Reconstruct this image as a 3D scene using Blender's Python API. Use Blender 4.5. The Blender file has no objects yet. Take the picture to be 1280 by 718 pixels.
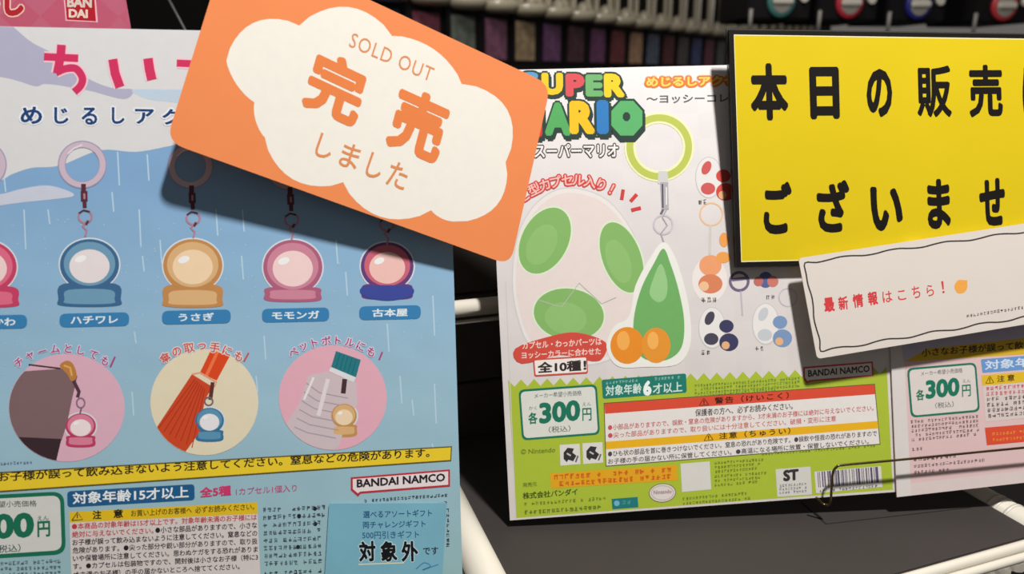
import bpy, bmesh, math, random
from mathutils import Vector, Matrix
from mathutils.geometry import tessellate_polygon
random.seed(7)
SC = bpy.context.scene
COL = SC.collection

# ---------------------------------------------------------------- camera
FPX = 924.0
CAM = Vector((0, 0, .30))
PITCH, YAW = math.radians(16), math.radians(19.5)
FWD = Vector((math.sin(YAW)*math.cos(PITCH), math.cos(YAW)*math.cos(PITCH), -math.sin(PITCH)))
RGT = Vector((math.cos(YAW), -math.sin(YAW), 0))
UPV = RGT.cross(FWD)
cd = bpy.data.cameras.new('camera'); cam = bpy.data.objects.new('camera', cd); COL.objects.link(cam)
cam.matrix_world = Matrix((( RGT.x, UPV.x, -FWD.x, CAM.x), (RGT.y, UPV.y, -FWD.y, CAM.y), (RGT.z, UPV.z, -FWD.z, CAM.z), (0, 0, 0, 1)))
cd.sensor_width = 36; cd.lens = 36*FPX/1280; cd.clip_start = .01; cd.clip_end = 50
cd.dof.use_dof = True; cd.dof.focus_distance = .46; cd.dof.aperture_fstop = 7.8
SC.camera = cam

# ---------------------------------------------------------------- world, lamps, exposure
w = bpy.data.worlds.new('shop_dim_interior'); SC.world = w; w.use_nodes = True
bg = w.node_tree.nodes['Background']; bg.inputs[0].default_value = (1.0, .93, .86, 1); bg.inputs[1].default_value = .135
def area(name, loc, target, size, power, color=(1, .965, .925)):
    l = bpy.data.lights.new(name, 'AREA'); l.shape = 'DISK'; l.size = size; l.energy = power; l.color = color
    o = bpy.data.objects.new(name, l); COL.objects.link(o); o.location = loc
    o.rotation_euler = (Vector(target)-Vector(loc)).to_track_quat('-Z', 'Y').to_euler(); return o
area('ceiling_spot', (.402, -.17, 1.73), (.20, .42, .15), .11, 49)
area('ceiling_panel_far', (.8, 1.6, 2.0), (1.6, 4.0, .4), .8, 25)
SC.view_settings.view_transform = 'Standard'; SC.view_settings.look = 'None'
SC.view_settings.gamma = 1; SC.view_settings.use_curve_mapping = False
SC.view_settings.exposure = 0.0

# ---------------------------------------------------------------- geometry of the photograph
def ray(px, py): return FWD + RGT*((px-640)/FPX) + UPV*((359-py)/FPX)
def on_floor(px, py, z=0.0):
    d = ray(px, py); return CAM + d*((z-CAM.z)/d.z)
def hit(px, py, O, N):
    d = ray(px, py); return CAM + d*(N.dot(O-CAM)/N.dot(d))
def leaning_plane(pa, pb, lean):
    b = (pb-pa).normalized(); back = Vector((0, 0, 1)).cross(b)
    V = math.cos(math.radians(lean))*Vector((0, 0, 1)) + math.sin(math.radians(lean))*back
    V = (V-b*V.dot(b)).normalized()
    return pa, b, V
def offset_plane(base, pts):
    """a plane through three sight lines, each at its own distance in front of the base plane"""
    O, U, V = base; N = U.cross(V)
    P = [hit(x, y, O+N*g, N) for x, y, g in pts]
    n = (P[1]-P[0]).cross(P[2]-P[0]).normalized()
    if n.dot(CAM-P[0]) < 0: n = -n
    u = (U - n*U.dot(n)).normalized(); v = n.cross(u)
    return P[0], u, v

# ---------------------------------------------------------------- materials
MATS = {}
def lin(c): c /= 255; return c/12.92 if c <= .04045 else ((c+.055)/1.055)**2.4
def material(name, rgb, rough=.55, metal=0., spec=.35, noise=0., nscale=40., bump=0., trans=0., coat=0.):
    key = (name,)
    if key in MATS: return MATS[key]
    m = bpy.data.materials.new(name); m.use_nodes = True; nt = m.node_tree; b = nt.nodes['Principled BSDF']
    c = tuple(min(.9, lin(x)) for x in rgb)
    b.inputs['Base Color'].default_value = (*c, 1); b.inputs['Roughness'].default_value = rough
    b.inputs['Metallic'].default_value = metal; b.inputs['Specular IOR Level'].default_value = spec
    b.inputs['Transmission Weight'].default_value = trans; b.inputs['Coat Weight'].default_value = coat
    if noise or bump:
        tc = nt.nodes.new('ShaderNodeTexCoord'); n = nt.nodes.new('ShaderNodeTexNoise'); n.inputs['Scale'].default_value = nscale
        n.inputs['Detail'].default_value = 5
        nt.links.new(tc.outputs['Object'], n.inputs['Vector'])
        if noise:
            mx = nt.nodes.new('ShaderNodeMix'); mx.data_type = 'RGBA'
            mx.inputs[6].default_value = (*[x*(1-noise) for x in c], 1); mx.inputs[7].default_value = (*[min(.95, x*(1+noise)) for x in c], 1)
            nt.links.new(n.outputs['Fac'], mx.inputs[0]); nt.links.new(mx.outputs[2], b.inputs['Base Color'])
        if bump:
            bp = nt.nodes.new('ShaderNodeBump'); bp.inputs['Strength'].default_value = bump; bp.inputs['Distance'].default_value = .001
            nt.links.new(n.outputs['Fac'], bp.inputs['Height']); nt.links.new(bp.outputs['Normal'], b.inputs['Normal'])
    MATS[key] = m; return m
def ink(rgb):
    return material('ink_%02x%02x%02x' % tuple(int(v) for v in rgb), rgb, .5, 0, .25, noise=.035, nscale=160)

def link(name, me, parent=None, mat=None):
    o = bpy.data.objects.new(name, me); COL.objects.link(o)
    if parent: o.parent = parent
    if mat is not None: me.materials.append(mat)
    return o
def tag(o, label=None, cat=None, group=None, kind=None):
    if label: o['label'] = label
    if cat: o['category'] = cat
    if group: o['group'] = group
    if kind: o['kind'] = kind
    return o

# ---------------------------------------------------------------- sheets and printing
class Sheet:
    def __init__(s, plane):
        s.O, s.U, s.V = plane; s.N = s.U.cross(s.V)
        s.M = Matrix([[s.U[i], s.V[i], s.N[i], s.O[i]] for i in range(3)] + [[0, 0, 0, 1]])
    def uv(s, x, y):
        p = hit(x, y, s.O, s.N)-s.O; return Vector((p.dot(s.U), p.dot(s.V)))
    def body(s, name, pts, thick, mat, r=0., edge=None):
        """the card itself: an extruded outline, origin on the sheet's plane, front at local z=0"""
        p = [s.uv(*q) for q in pts]
        if r: p = rounded(p, r)
        me = bpy.data.meshes.new(name); bm = bmesh.new()
        f = [bm.verts.new((q.x, q.y, 0)) for q in p]; b = [bm.verts.new((q.x, q.y, -thick)) for q in p]
        ff = bm.faces.new(f); bm.faces.new(b[::-1])
        for i in range(len(f)):
            j = (i+1) % len(f); q = bm.faces.new((f[j], f[i], b[i], b[j]))
            if edge: q.material_index = 1
        bmesh.ops.recalc_face_normals(bm, faces=bm.faces); bm.to_mesh(me); bm.free()
        o = link(name, me, None, mat)
        if edge: me.materials.append(edge)
        o.matrix_world = s.M; s.obj = o; return o

def rounded(p, r, n=6):
    out = []; L = len(p)
    for i in range(L):
        a, b, c = p[i-1], p[i], p[(i+1) % L]
        d1 = (a-b); d2 = (c-b); rr = min(r, d1.length*.49, d2.length*.49)
        s, e = b+d1.normalized()*rr, b+d2.normalized()*rr
        for k in range(n+1):
            t = k/n; out.append(s*(1-t)**2 + b*2*t*(1-t) + e*t*t)
    return out
def smooth(p, n=5, closed=True):
    out = []; L = len(p)
    rng = range(L) if closed else range(L-1)
    for i in rng:
        g = (lambda k: p[k % L]) if closed else (lambda k: p[max(0, min(L-1, k))])
        p0, p1, p2, p3 = g(i-1), g(i), g(i+1), g(i+2)
        for k in range(n):
            t = k/n
            out.append(tuple(.5*(2*p1[j]+(p2[j]-p0[j])*t+(2*p0[j]-5*p1[j]+4*p2[j]-p3[j])*t*t+(-p0[j]+3*p1[j]-3*p2[j]+p3[j])*t**3) for j in (0, 1)))
    if not closed: out.append(tuple(p[-1]))
    return out

FC = {}
def glyphs(txt, spacing=1.0):
    """outline of a line of lettering in em units, plus its bounds"""
    k = (txt, spacing)
    if k in FC: return FC[k]
    c = bpy.data.curves.new('lettering', 'FONT'); c.body = txt; c.space_character = spacing
    c.resolution_u = 3 if len(txt) < 12 else 2
    o = bpy.data.objects.new('lettering', c); COL.objects.link(o)
    me = bpy.data.meshes.new_from_object(o.evaluated_get(bpy.context.evaluated_depsgraph_get()))
    V = [(v.co.x, v.co.y) for v in me.vertices]; F = [tuple(p.vertices) for p in me.polygons]
    bpy.data.objects.remove(o); bpy.data.curves.remove(c); bpy.data.meshes.remove(me)
    FC[k] = (V, F, (min(v[0] for v in V), min(v[1] for v in V), max(v[0] for v in V), max(v[1] for v in V)))
    return FC[k]

LAYER = .00002
class Print:
    """one printed element: flat ink on a sheet, all of it one mesh"""
    def __init__(s, sheet, name, parent=None, layer=1):
        s.sh, s.name, s.parent = sheet, name, parent or sheet.obj
        s.V, s.F, s.MI, s.mats, s.base, s.n = [], [], [], [], layer, 0
    def _m(s, c):
        m = c if isinstance(c, bpy.types.Material) else ink(c)
        if m not in s.mats: s.mats.append(m)
        return s.mats.index(m)
    def _add(s, pts, faces, c, z):
        b = len(s.V); i = s._m(c); h = (s.base+z)*LAYER+(s.n % 40)*4e-7; s.n += 1
        s.V += [(p[0], p[1], h) for p in pts]
        for f in faces:
            s.F.append(tuple(b+k for k in f)); s.MI.append(i)
    def poly_uv(s, p, c, z=0):
        tri = tessellate_polygon([[Vector((q[0], q[1], 0)) for q in p]])
        ff = []
        for t in tri:
            a, b, d = (p[i] for i in t)
            cr = (b[0]-a[0])*(d[1]-a[1])-(b[1]-a[1])*(d[0]-a[0])
            ff.append(t if cr > 0 else t[::-1])
        s._add(p, ff, c, z); return s
    def poly(s, pts, c, z=0, sm=False, r=0):
        if sm: pts = smooth(pts)
        p = [s.sh.uv(*q) for q in pts]
        if r: p = rounded(p, r)
        return s.poly_uv(p, c, z)
    def ell(s, cx, cy, rx, ry, c, z=0, rot=0, n=40):
        ca, sa = math.cos(math.radians(rot)), math.sin(math.radians(rot))
        return s.poly([(cx+rx*math.cos(t)*ca-ry*math.sin(t)*sa, cy+rx*math.cos(t)*sa+ry*math.sin(t)*ca) for t in (2*math.pi*k/n for k in range(n))], c, z)
    def ring(s, cx, cy, rx, ry, ix, iy, c, z=0, n=48):
        P = []
        for k in range(n):
            t = 2*math.pi*k/n; P += [s.sh.uv(cx+rx*math.cos(t), cy+ry*math.sin(t)), s.sh.uv(cx+ix*math.cos(t), cy+iy*math.sin(t))]
        s._add(P, [(2*k, 2*k+1, (2*k+3) % (2*n), (2*k+2) % (2*n)) for k in range(n)], c, z); return s
    def line(s, pts, w, c, z=0, closed=False):
        """a stroke of width w pixels along a polyline, mitred"""
        L = len(pts); P = []
        for i in range(L):
            a = pts[i-1] if (i or closed) else pts[i]; b = pts[(i+1) % L] if (i < L-1 or closed) else pts[i]
            dx, dy = b[0]-a[0], b[1]-a[1]; l = math.hypot(dx, dy) or 1; nx, ny = -dy/l*w/2, dx/l*w/2
            P += [s.sh.uv(pts[i][0]+nx, pts[i][1]+ny), s.sh.uv(pts[i][0]-nx, pts[i][1]-ny)]
        m = L if closed else L-1
        s._add(P, [(2*i, 2*i+1, (2*((i+1) % L))+1, 2*((i+1) % L)) for i in range(m)], c, z); return s
    def box(s, tl, tr, br, bl, c, z=0, r=0): return s.poly([bl, br, tr, tl], c, z, r=r)
    def text(s, t, x0, y0, x1, y1, h, c, wt=.012, z=1, up=None, sp=1.0, grow=0.):
        """lettering whose ink box has its bottom edge from (x0,y0) to (x1,y1) and is h pixels high;
        wt thickens the strokes inside that box, grow (pixels) thickens them outwards"""
        up = up or s.up
        V, F, B = glyphs(t, sp)
        e = wt+grow/h*(B[3]-B[1]); n = 0 if e <= 0 else (6 if (len(t) > 10 and e < .03) else 10)
        bx0, by0, bw, bh = B[0]-wt, B[1]-wt, B[2]-B[0]+2*wt, B[3]-B[1]+2*wt
        o, a, b = s.sh.uv(x0, y0), s.sh.uv(x1, y1), s.sh.uv(x0+up[0]*h, y0+up[1]*h)
        sh = [(0, 0)]+[(e*math.cos(2*math.pi*k/n), e*math.sin(2*math.pi*k/n)) for k in range(n)]
        if e > .09: sh += [(e*.55*math.cos(2*math.pi*k/8), e*.55*math.sin(2*math.pi*k/8)) for k in range(8)]
        for i, (dx, dy) in enumerate(sh):
            s._add([o+(a-o)*((v[0]+dx-bx0)/bw)+(b-o)*((v[1]+dy-by0)/bh) for v in V], F, c, z+i*.02)
        return s
    def halo(s, t, x0, y0, x1, y1, h, fill, edge, w, wt=.012, z=1, up=None, sp=1.0):
        """lettering with an outline w pixels wide behind it"""
        s.text(t, x0, y0, x1, y1, h, edge, wt, z, up, sp, w)
        return s.text(t, x0, y0, x1, y1, h, fill, wt, z+1, up, sp)
    def arc(s, t, cx, cy, r, a0, a1, size, c, wt=.02, z=1, edge=None, w=1.5):
        n = len(t)
        for i, ch in enumerate(t):
            if ch == ' ': continue
            a = math.radians(a0+(a1-a0)*i/(n-1)); ux, uy = math.sin(a), -math.cos(a); tx, ty = math.cos(a), math.sin(a)
            V, F, B = glyphs(ch); d = (B[2]-B[0]+2*wt, B[3]-B[1]+2*wt); wd, hh = size*min(1.0, d[0]), size*min(1.0, d[1])
            bx, by = cx+ux*(r+(size-hh)/2)-tx*wd/2, cy+uy*(r+(size-hh)/2)-ty*wd/2
            k = (bx, by, bx+tx*wd, by+ty*wd, hh)
            if edge: s.halo(ch, *k, c, edge, w, wt, z, (ux, uy))
            else: s.text(ch, *k, c, wt, z, (ux, uy))
        return s
    def marks(s, x0, y0, x1, y1, h, c, z=1, dens=1.0, wt=.105):
        """small print too fine to read in the photograph: rows of short pen strokes"""
        l = math.hypot(x1-x0, y1-y0); ux, uy = (x1-x0)/l, (y1-y0)/l; cell = h*1.02; n = int(l/cell)
        for i in range(n):
            if random.random() > .93*dens: continue
            ox, oy = x0+ux*i*cell, y0+uy*i*cell
            k = random.choice((4, 5, 5, 6))
            for _ in range(k):
                if random.random() < .6:
                    yy = random.uniform(.1, .95)*h; a, b = sorted((random.uniform(.02, .35), random.uniform(.6, .9)))
                    p, q = (a*h, yy), (b*h, yy+random.uniform(-.08, .08)*h)
                else:
                    xx = random.uniform(.15, .75)*h; p, q = (xx, .05*h), (xx+random.uniform(-.1, .1)*h, .9*h)
                s.line([(ox+ux*p[0], oy+uy*p[0]-p[1]), (ox+ux*q[0], oy+uy*q[0]-q[1])], h*wt, c, z)
        return s
    up = (-.015, -1)
    def done(s, label=None):
        me = bpy.data.meshes.new(s.name); me.from_pydata(s.V, [], s.F); me.update()
        for m in s.mats: me.materials.append(m)
        me.polygons.foreach_set('material_index', s.MI)
        o = link(s.name, me, s.parent)
        if s.name == 'small_print': o['kind'] = 'stuff'
        if label: o['label'] = label
        return o

def tube_mesh(name, pts, r, n=12, cap=True):
    me = bpy.data.meshes.new(name); bm = bmesh.new(); rings = []
    pts = [Vector(p) for p in pts]; ref = None
    for i, p in enumerate(pts):
        d = (pts[min(i+1, len(pts)-1)]-pts[max(i-1, 0)]).normalized()
        if ref is None: ref = d.orthogonal().normalized()
        ref = (ref-d*ref.dot(d)).normalized(); e = d.cross(ref)
        rr = r[i] if isinstance(r, (list, tuple)) else r
        rings.append([bm.verts.new(p+(ref*math.cos(2*math.pi*k/n)+e*math.sin(2*math.pi*k/n))*rr) for k in range(n)])
    for a, b in zip(rings, rings[1:]):
        for k in range(n): bm.faces.new((a[k], a[(k+1) % n], b[(k+1) % n], b[k])).smooth = True
    if cap: bm.faces.new(rings[0][::-1]); bm.faces.new(rings[-1])
    bmesh.ops.recalc_face_normals(bm, faces=bm.faces); bm.to_mesh(me); bm.free(); return me
def box_mesh(name, lo, hi, bev=0.):
    me = bpy.data.meshes.new(name); bm = bmesh.new()
    bmesh.ops.create_cube(bm, size=1)
    for v in bm.verts: v.co = Vector([(lo[i]+hi[i])/2+v.co[i]*(hi[i]-lo[i]) for i in range(3)])
    if bev: bmesh.ops.bevel(bm, geom=bm.edges[:], offset=bev, segments=2, affect='EDGES')
    bmesh.ops.recalc_face_normals(bm, faces=bm.faces); bm.to_mesh(me); bm.free(); return me
def curve_pts(p, n=6): 
    out = []; L = len(p); P = [Vector(q) for q in p]
    for i in range(L-1):
        p0, p1, p2, p3 = P[max(i-1, 0)], P[i], P[i+1], P[min(i+2, L-1)]
        for k in range(n):
            t = k/n; out.append(.5*(2*p1+(p2-p0)*t+(2*p0-5*p1+4*p2-p3)*t*t+(-p0+3*p1-3*p2+p3)*t**3))
    return out+[P[-1]]

# ---------------------------------------------------------------- the setting
def structure(name, me, mat, label=None):
    o = link(name, me, None, mat); o['kind'] = 'structure'
    if label: o['label'] = label
    return o
M_dark = material('dark_floor_paint', (34, 31, 31), .8, noise=.15, nscale=6)
structure('floor', box_mesh('floor', (-5, -2.5, -.97), (8, 9, -.95)), M_dark, 'dark shop floor far below the display')
structure('wall_back', box_mesh('wall_back', (-5, 8.98, -.95), (8, 9.05, 2.6)), M_dark, 'dark shop wall behind the capsule machines')

# the display stand: table, panel, white pipes
M_shelf = material('charcoal_laminate', (48, 44, 42), .6, noise=.12, nscale=14, bump=.15)
M_panel = material('dark_brown_panel', (60, 54, 50), .5, noise=.2, nscale=8)
M_white = material('white_enamel', (206, 201, 188), .32, spec=.5)
RX0, RX1, RY = .1165, .4965, .300
t = link('shelf_board', None); bpy.data.objects.remove(t)
stand = bpy.data.objects.new('display_stand', None); COL.objects.link(stand); stand.location = (.3, .45, -.95)
tag(stand, 'charcoal display stand with white pipe frame under the posters', 'display stand')
def spart(name, me, mat, label=None):
    o = link(name, me, stand, mat); o.matrix_parent_inverse = Matrix.Translation(-stand.location)
    if label: o['label'] = label
    return o
spart('shelf_board', box_mesh('shelf_board', (RX0+.011, .292, -.018), (RX1-.0125, .60, 0), .0006), M_shelf)
spart('shelf_board', box_mesh('shelf_board', (-.55, .292, -.018), (RX0-.0125, .60, 0), .0006), M_shelf)
def seam(pts, wd):
    p = [on_floor(*q) for q in pts]; d = (p[-1]-p[0]).normalized(); e = Vector((-d.y, d.x, 0))*wd/2
    me = bpy.data.meshes.new('board_seam'); me.from_pydata([tuple(v+k+Vector((0, 0, h))) for h in (.0002, -.004) for v, k in ((p[0], -e), (p[-1], -e), (p[-1], e), (p[0], e))], [], [(0, 1, 2, 3), (7, 6, 5, 4), (0, 4, 5, 1), (1, 5, 6, 2), (2, 6, 7, 3), (3, 7, 4, 0)])
    spart('board_seam', me, material('black_seam', (16, 14, 14), .9), 'thin dark seam in the shelf board')
seam(((1001, 628), (1033, 656)), .0012); seam(((1033, 655.5), (1213, 635)), .0007)
spart('base_cabinet', box_mesh('base_cabinet', (-.55, .33, -.95), (RX1+.02, .60, -.0215)), M_panel)
for z0, z1 in ((0, .050), (.0515, .128), (.1295, .215), (.2165, .262)):
    spart('back_panel', box_mesh('back_panel', (-.55, .556, z0+.0002), (1.2, .57, z1), .0008), M_panel)
def on_y(px, py, Y):
    d = ray(px, py); return CAM + d*((Y-CAM.y)/d.y)
zp = on_y(595, 384, .49).z
spart('back_pipe', tube_mesh('back_pipe', [(-.5, .49, zp), (.26, .49, zp)], .0063, 20), M_white, 'white horizontal pipe')
zq = on_y(595, 401, .489).z
spart('back_pipe', tube_mesh('back_pipe', [(-.5, .489, zq), (.26, .489, zq)], .0015, 10), M_white, 'thin white rod under the pipe')
e1, e2 = on_floor(577, 612, -.002), on_floor(632, 718, -.002)
dx = (e1.x-e2.x)/(e1.y-e2.y); px_ = e2.x-.0125
for p_ in ([(px_+dx*(.555-e2.y), .555, -.0035), (px_+dx*(.292-e2.y), .292, -.0035)], [(RX1-.002, .555, -.0085), (RX1-.002, .292, -.0085)]):
    spart('side_pipe', tube_mesh('side_pipe', p_, .0125, 24), M_white)
for y in (.331, .326, .318):
    spart('pipe_collar', tube_mesh('pipe_collar', [(RX1-.002, y-.0012, -.0085), (RX1-.002, y+.0012, -.0085)], .0131, 24), M_white)
# front rail: a double bead with ragged white tape hanging below it
a = on_floor(1120, 716, .003); b = on_floor(1280, 671, .003)
rail_y = .2865
spart('front_rail', tube_mesh('front_rail', [(-.5, rail_y+.001, -.0015), (1.15, rail_y+.001, -.0015)], .0036, 14), M_white)
spart('front_rail', tube_mesh('front_rail', [(-.5, rail_y-.0045, -.005), (1.15, rail_y-.0045, -.005)], .0030, 14), M_white)
me = bpy.data.meshes.new('edge_tape'); bm = bmesh.new(); top = []; bot = []
x = -.1
while x < 1.0:
    top.append(bm.verts.new((x, rail_y-.0072, -.006))); bot.append(bm.verts.new((x, rail_y-.0085+random.uniform(-.0008, .0008), -.0095-random.choice((0, .0006, .001, .0035))*random.random())))
    x += random.uniform(.002, .006)
for i in range(len(top)-1): bm.faces.new((top[i], bot[i], bot[i+1], top[i+1]))
r = bmesh.ops.solidify(bm, geom=bm.faces[:], thickness=.0006)
bm.to_mesh(me); bm.free(); spart('edge_tape', me, M_white, 'ragged white edging tape')

# ================================================================ LEFT POSTER (blue)
PA, PB = on_floor(0, 823, .0012), on_floor(578, 765, .0012)
L_plane = leaning_plane(PA, PB, 12)
LS = Sheet(L_plane)
def poster_material(name, stops, axis, noise=.03, extra=None):
    """colour stops along the sheet's height (a printed gradient), in metres from its foot"""
    m = bpy.data.materials.new(name); m.use_nodes = True; nt = m.node_tree; b = nt.nodes['Principled BSDF']
    tc = nt.nodes.new('ShaderNodeTexCoord'); sp = nt.nodes.new('ShaderNodeSeparateXYZ'); mr = nt.nodes.new('ShaderNodeMapRange'); cr = nt.nodes.new('ShaderNodeValToRGB')
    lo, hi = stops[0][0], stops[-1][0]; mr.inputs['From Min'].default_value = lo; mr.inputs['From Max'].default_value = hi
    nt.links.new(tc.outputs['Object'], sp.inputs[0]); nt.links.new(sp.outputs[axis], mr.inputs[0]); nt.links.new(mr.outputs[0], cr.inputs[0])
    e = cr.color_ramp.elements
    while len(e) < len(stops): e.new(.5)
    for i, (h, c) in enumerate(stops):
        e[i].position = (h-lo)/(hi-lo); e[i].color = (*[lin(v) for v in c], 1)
    n = nt.nodes.new('ShaderNodeTexNoise'); n.inputs['Scale'].default_value = 60; n.inputs['Detail'].default_value = 4
    nt.links.new(tc.outputs['Object'], n.inputs['Vector'])
    mx = nt.nodes.new('ShaderNodeMix'); mx.data_type = 'RGBA'; mx.blend_type = 'MULTIPLY'; mx.inputs[0].default_value = 1
    r2 = nt.nodes.new('ShaderNodeMapRange'); r2.inputs['To Min'].default_value = 1-noise; r2.inputs['To Max'].default_value = 1+noise
    nt.links.new(n.outputs['Fac'], r2.inputs[0]); nt.links.new(cr.outputs[0], mx.inputs[6]); nt.links.new(r2.outputs[0], mx.inputs[7])
    out = mx.outputs[2]
    if extra: out = extra(nt, tc, out)
    n3 = nt.nodes.new('ShaderNodeTexNoise'); n3.inputs['Scale'].default_value = 14; n3.inputs['Detail'].default_value = 2; bp = nt.nodes.new('ShaderNodeBump'); bp.inputs['Strength'].default_value = .35; bp.inputs['Distance'].default_value = .004
    nt.links.new(tc.outputs['Object'], n3.inputs['Vector']); nt.links.new(n3.outputs['Fac'], bp.inputs['Height']); nt.links.new(bp.outputs['Normal'], b.inputs['Normal'])
    nt.links.new(out, b.inputs['Base Color']); b.inputs['Roughness'].default_value = .42; b.inputs['Specular IOR Level'].default_value = .3
    return m
hL = lambda y: LS.uv(300, y).y
M_blue = poster_material('blue_poster_print', [(hL(760), (150, 188, 190)), (hL(640), (154, 190, 202)), (hL(500), (156, 193, 212)), (hL(340), (144, 184, 216)), (hL(220), (130, 170, 210))], 1)
M_paper = material('paper_edge', (225, 225, 222), .7)
poster = LS.body('blue_poster', [(-90, 832), (579, 765), (578, 718), (567, 335), (557.5, 44), (0, 33), (-90, 31.4)], .0008, M_blue, edge=M_paper)
tag(poster, 'large light blue capsule toy poster with charms and a yellow warning bar', 'poster')

P = Print(LS, 'cloud_print', layer=1)
white = (216, 217, 219); lav = (176, 176, 200)
P.poly([(-90, 31.6), (0, 33), (557.5, 44.2), (560.5, 150)] + smooth([(560.5, 150), (520, 140), (460, 160), (400, 150), (330, 178), (270, 170), (215, 182), (170, 190), (125, 188), (75, 207), (40, 210), (15, 218), (0, 226), (-40, 236), (-90, 240)], closed=False)[1:], white, 0)
P.poly([(-90, 32), (0, 33.4), (17, 33.8)] + smooth([(17, 33.8), (40, 53), (72, 70), (108, 97), (140, 110), (166, 112), (155, 124), (110, 113), (60, 105), (45, 108), (22, 101), (0, 96), (-90, 80)], closed=False)[1:], lav, 1)
P.poly(smooth([(0, 243), (28, 236), (60, 232), (88, 240), (90, 246), (60, 250), (30, 253), (0, 257), (-40, 262), (-40, 246)]), (200, 206, 222), 1)
P.poly(smooth([(165, 113), (200, 112), (270, 116), (270, 150), (225, 130), (185, 124)]), (188, 208, 226), 1)
P.done('white clouds over a pale lavender bank')
P = Print(LS, 'rain_print', layer=2)
for x, y0, y1 in ((5, 220, 240), (30, 262, 312), (147, 190, 232), (184, 193, 226), (174, 262, 309), (140, 240, 265), (302, 320, 350), (303, 262, 290), (270, 262, 295), (432, 340, 370), (541, 370, 420), (484, 405, 440), (543, 480, 530), (540, 555, 562), (168, 415, 430), (330, 420, 450), (515, 500, 520), (320, 470, 490), (165, 490, 520), (500, 470, 505), (178, 320, 340), (60, 262, 280), (200, 300, 330), (420, 300, 330)):
    P.line([(x, y0), (x+2.2, y1)], 1.7, (186, 214, 232))
for _ in range(260):
    x, y = random.uniform(0, 560), random.uniform(270, 560); P.ell(x, y, 1.0, 1.0, (166, 202, 226), n=6)
P.done()
P = Print(LS, 'title_lettering', layer=4)
pink = (208, 52, 98)
P.up = (-.02, -1)
for pts, wd in (([(55, 71), (98, 73)], 9.5), ([(77, 56), (76, 70), (71.5, 92)], 11), (smooth([(70, 91), (82, 86), (95, 86), (103, 97), (101, 107), (93, 115)], closed=False), 9.5),
                ([(141, 74), (144, 92), (150, 109)], 11.5), ([(185, 73), (187, 87), (190, 100)], 12), ([(221, 79), (245, 80)], 9)):
    P.line(pts, wd+4.5, (240, 200, 212), 0); P.line(pts, wd, pink, 1)
P.done('big magenta title lettering')
P = Print(LS, 'subtitle_lettering', layer=4)
for ch, x0, x1, y1, h in (('め', 26, 53, 155, 22), ('じ', 68, 86, 155, 21), ('る', 102, 122, 156, 22), ('し', 140, 156, 155, 21), ('ア', 169, 193, 155, 19), ('ク', 203, 226, 156, 20)):
    P.halo(ch, x0, y1, x1, y1+.4, h, (27, 66, 120), (235, 238, 245), 2, .03)
P.done('navy subtitle lettering')

def chain(P, x, y, c1=(92, 46, 58), c2=(178, 130, 150)):
    """swivel clasp, split ring and short chain below a ring print"""
    P.line([(x, y), (x, y+10)], 6, c1, 1); P.line([(x+.6, y+9), (x+1, y+22)], 8.5, c1, 1); P.line([(x+1, y+12), (x+1.2, y+19)], 2.5, c2, 2)
    P.line([(x+1.2, y+21), (x+1.6, y+30)], 5, c1, 1)
    P.ring(x+2, y+41, 9.5, 9, 7, 6.5, c2, 1); P.line([(x-6, y+37), (x, y+33), (x+8, y+35)], 2.2, (70, 52, 60), 2)
    P.line([(x+4, y+47), (x-1, y+53), (x+4, y+58), (x+2, y+66)], 2.6, c2, 2); P.line([(x+6, y+46), (x+3, y+51)], 3, (90, 60, 66), 2)
def pendant(P, x, y, rx, ry, main, mid, pale, w2, yb):
    """plain round bead above a small flared bead, no figure"""
    P.ell(x, y, rx+1.8, ry+1.8, (214, 224, 232), 0); P.ell(x, y, rx, ry, main, 1); P.ell(x, y-1, rx*.87, ry*.86, mid, 2); P.ell(x, y+2, rx*.68, ry*.66, pale, 3)
    P.ell(x-rx*.3, y-ry*.22, rx*.2, ry*.13, (246, 244, 244), 4, -20)
    b = smooth([(x-w2*.42, y+ry*.75), (x+w2*.42, y+ry*.75), (x+w2*.5, yb-9), (x+w2*.47, yb-1), (x, yb+1), (x-w2*.47, yb-1), (x-w2*.5, yb-9)])
    P.poly(b, main, 0); P.poly([(x+(p[0]-x)*.8, yb-8+(p[1]-yb+8)*.62) for p in b], mid, 1)
charms = (
    ('dusty blue', 103, 206, 30, 112, 331, 37, 32, (62, 106, 148), (112, 158, 188), (232, 224, 226), 78, 383, (202, 184, 200)),
    ('golden brown', 238, 208, 28, 241, 332, 37, 33, (196, 140, 84), (220, 180, 128), (242, 214, 178), 74, 384, (205, 186, 196)),
    ('dusty pink', 361, 210, 28, 366, 334, 37, 34, (176, 98, 128), (206, 136, 158), (244, 212, 212), 70, 377, (205, 186, 196)),
    ('red and violet', 480, 216, 28, 484, 333, 33, 30, (104, 66, 126), (206, 104, 124), (242, 196, 190), 62, 374, (205, 186, 196)),
    ('deep pink', -22, 206, 30, -17, 334, 38, 33, (200, 66, 104), (224, 110, 140), (242, 214, 214), 80, 384, (202, 184, 200)))
names = (('ハチワレ', 118, 400, 43.5), ('うさぎ', 245.5, 396.5, 43), ('モモンガ', 369.5, 394, 42), ('古本屋', 487.5, 391, 38.5), ('ちいかわ', -10, 403, 44))
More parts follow.
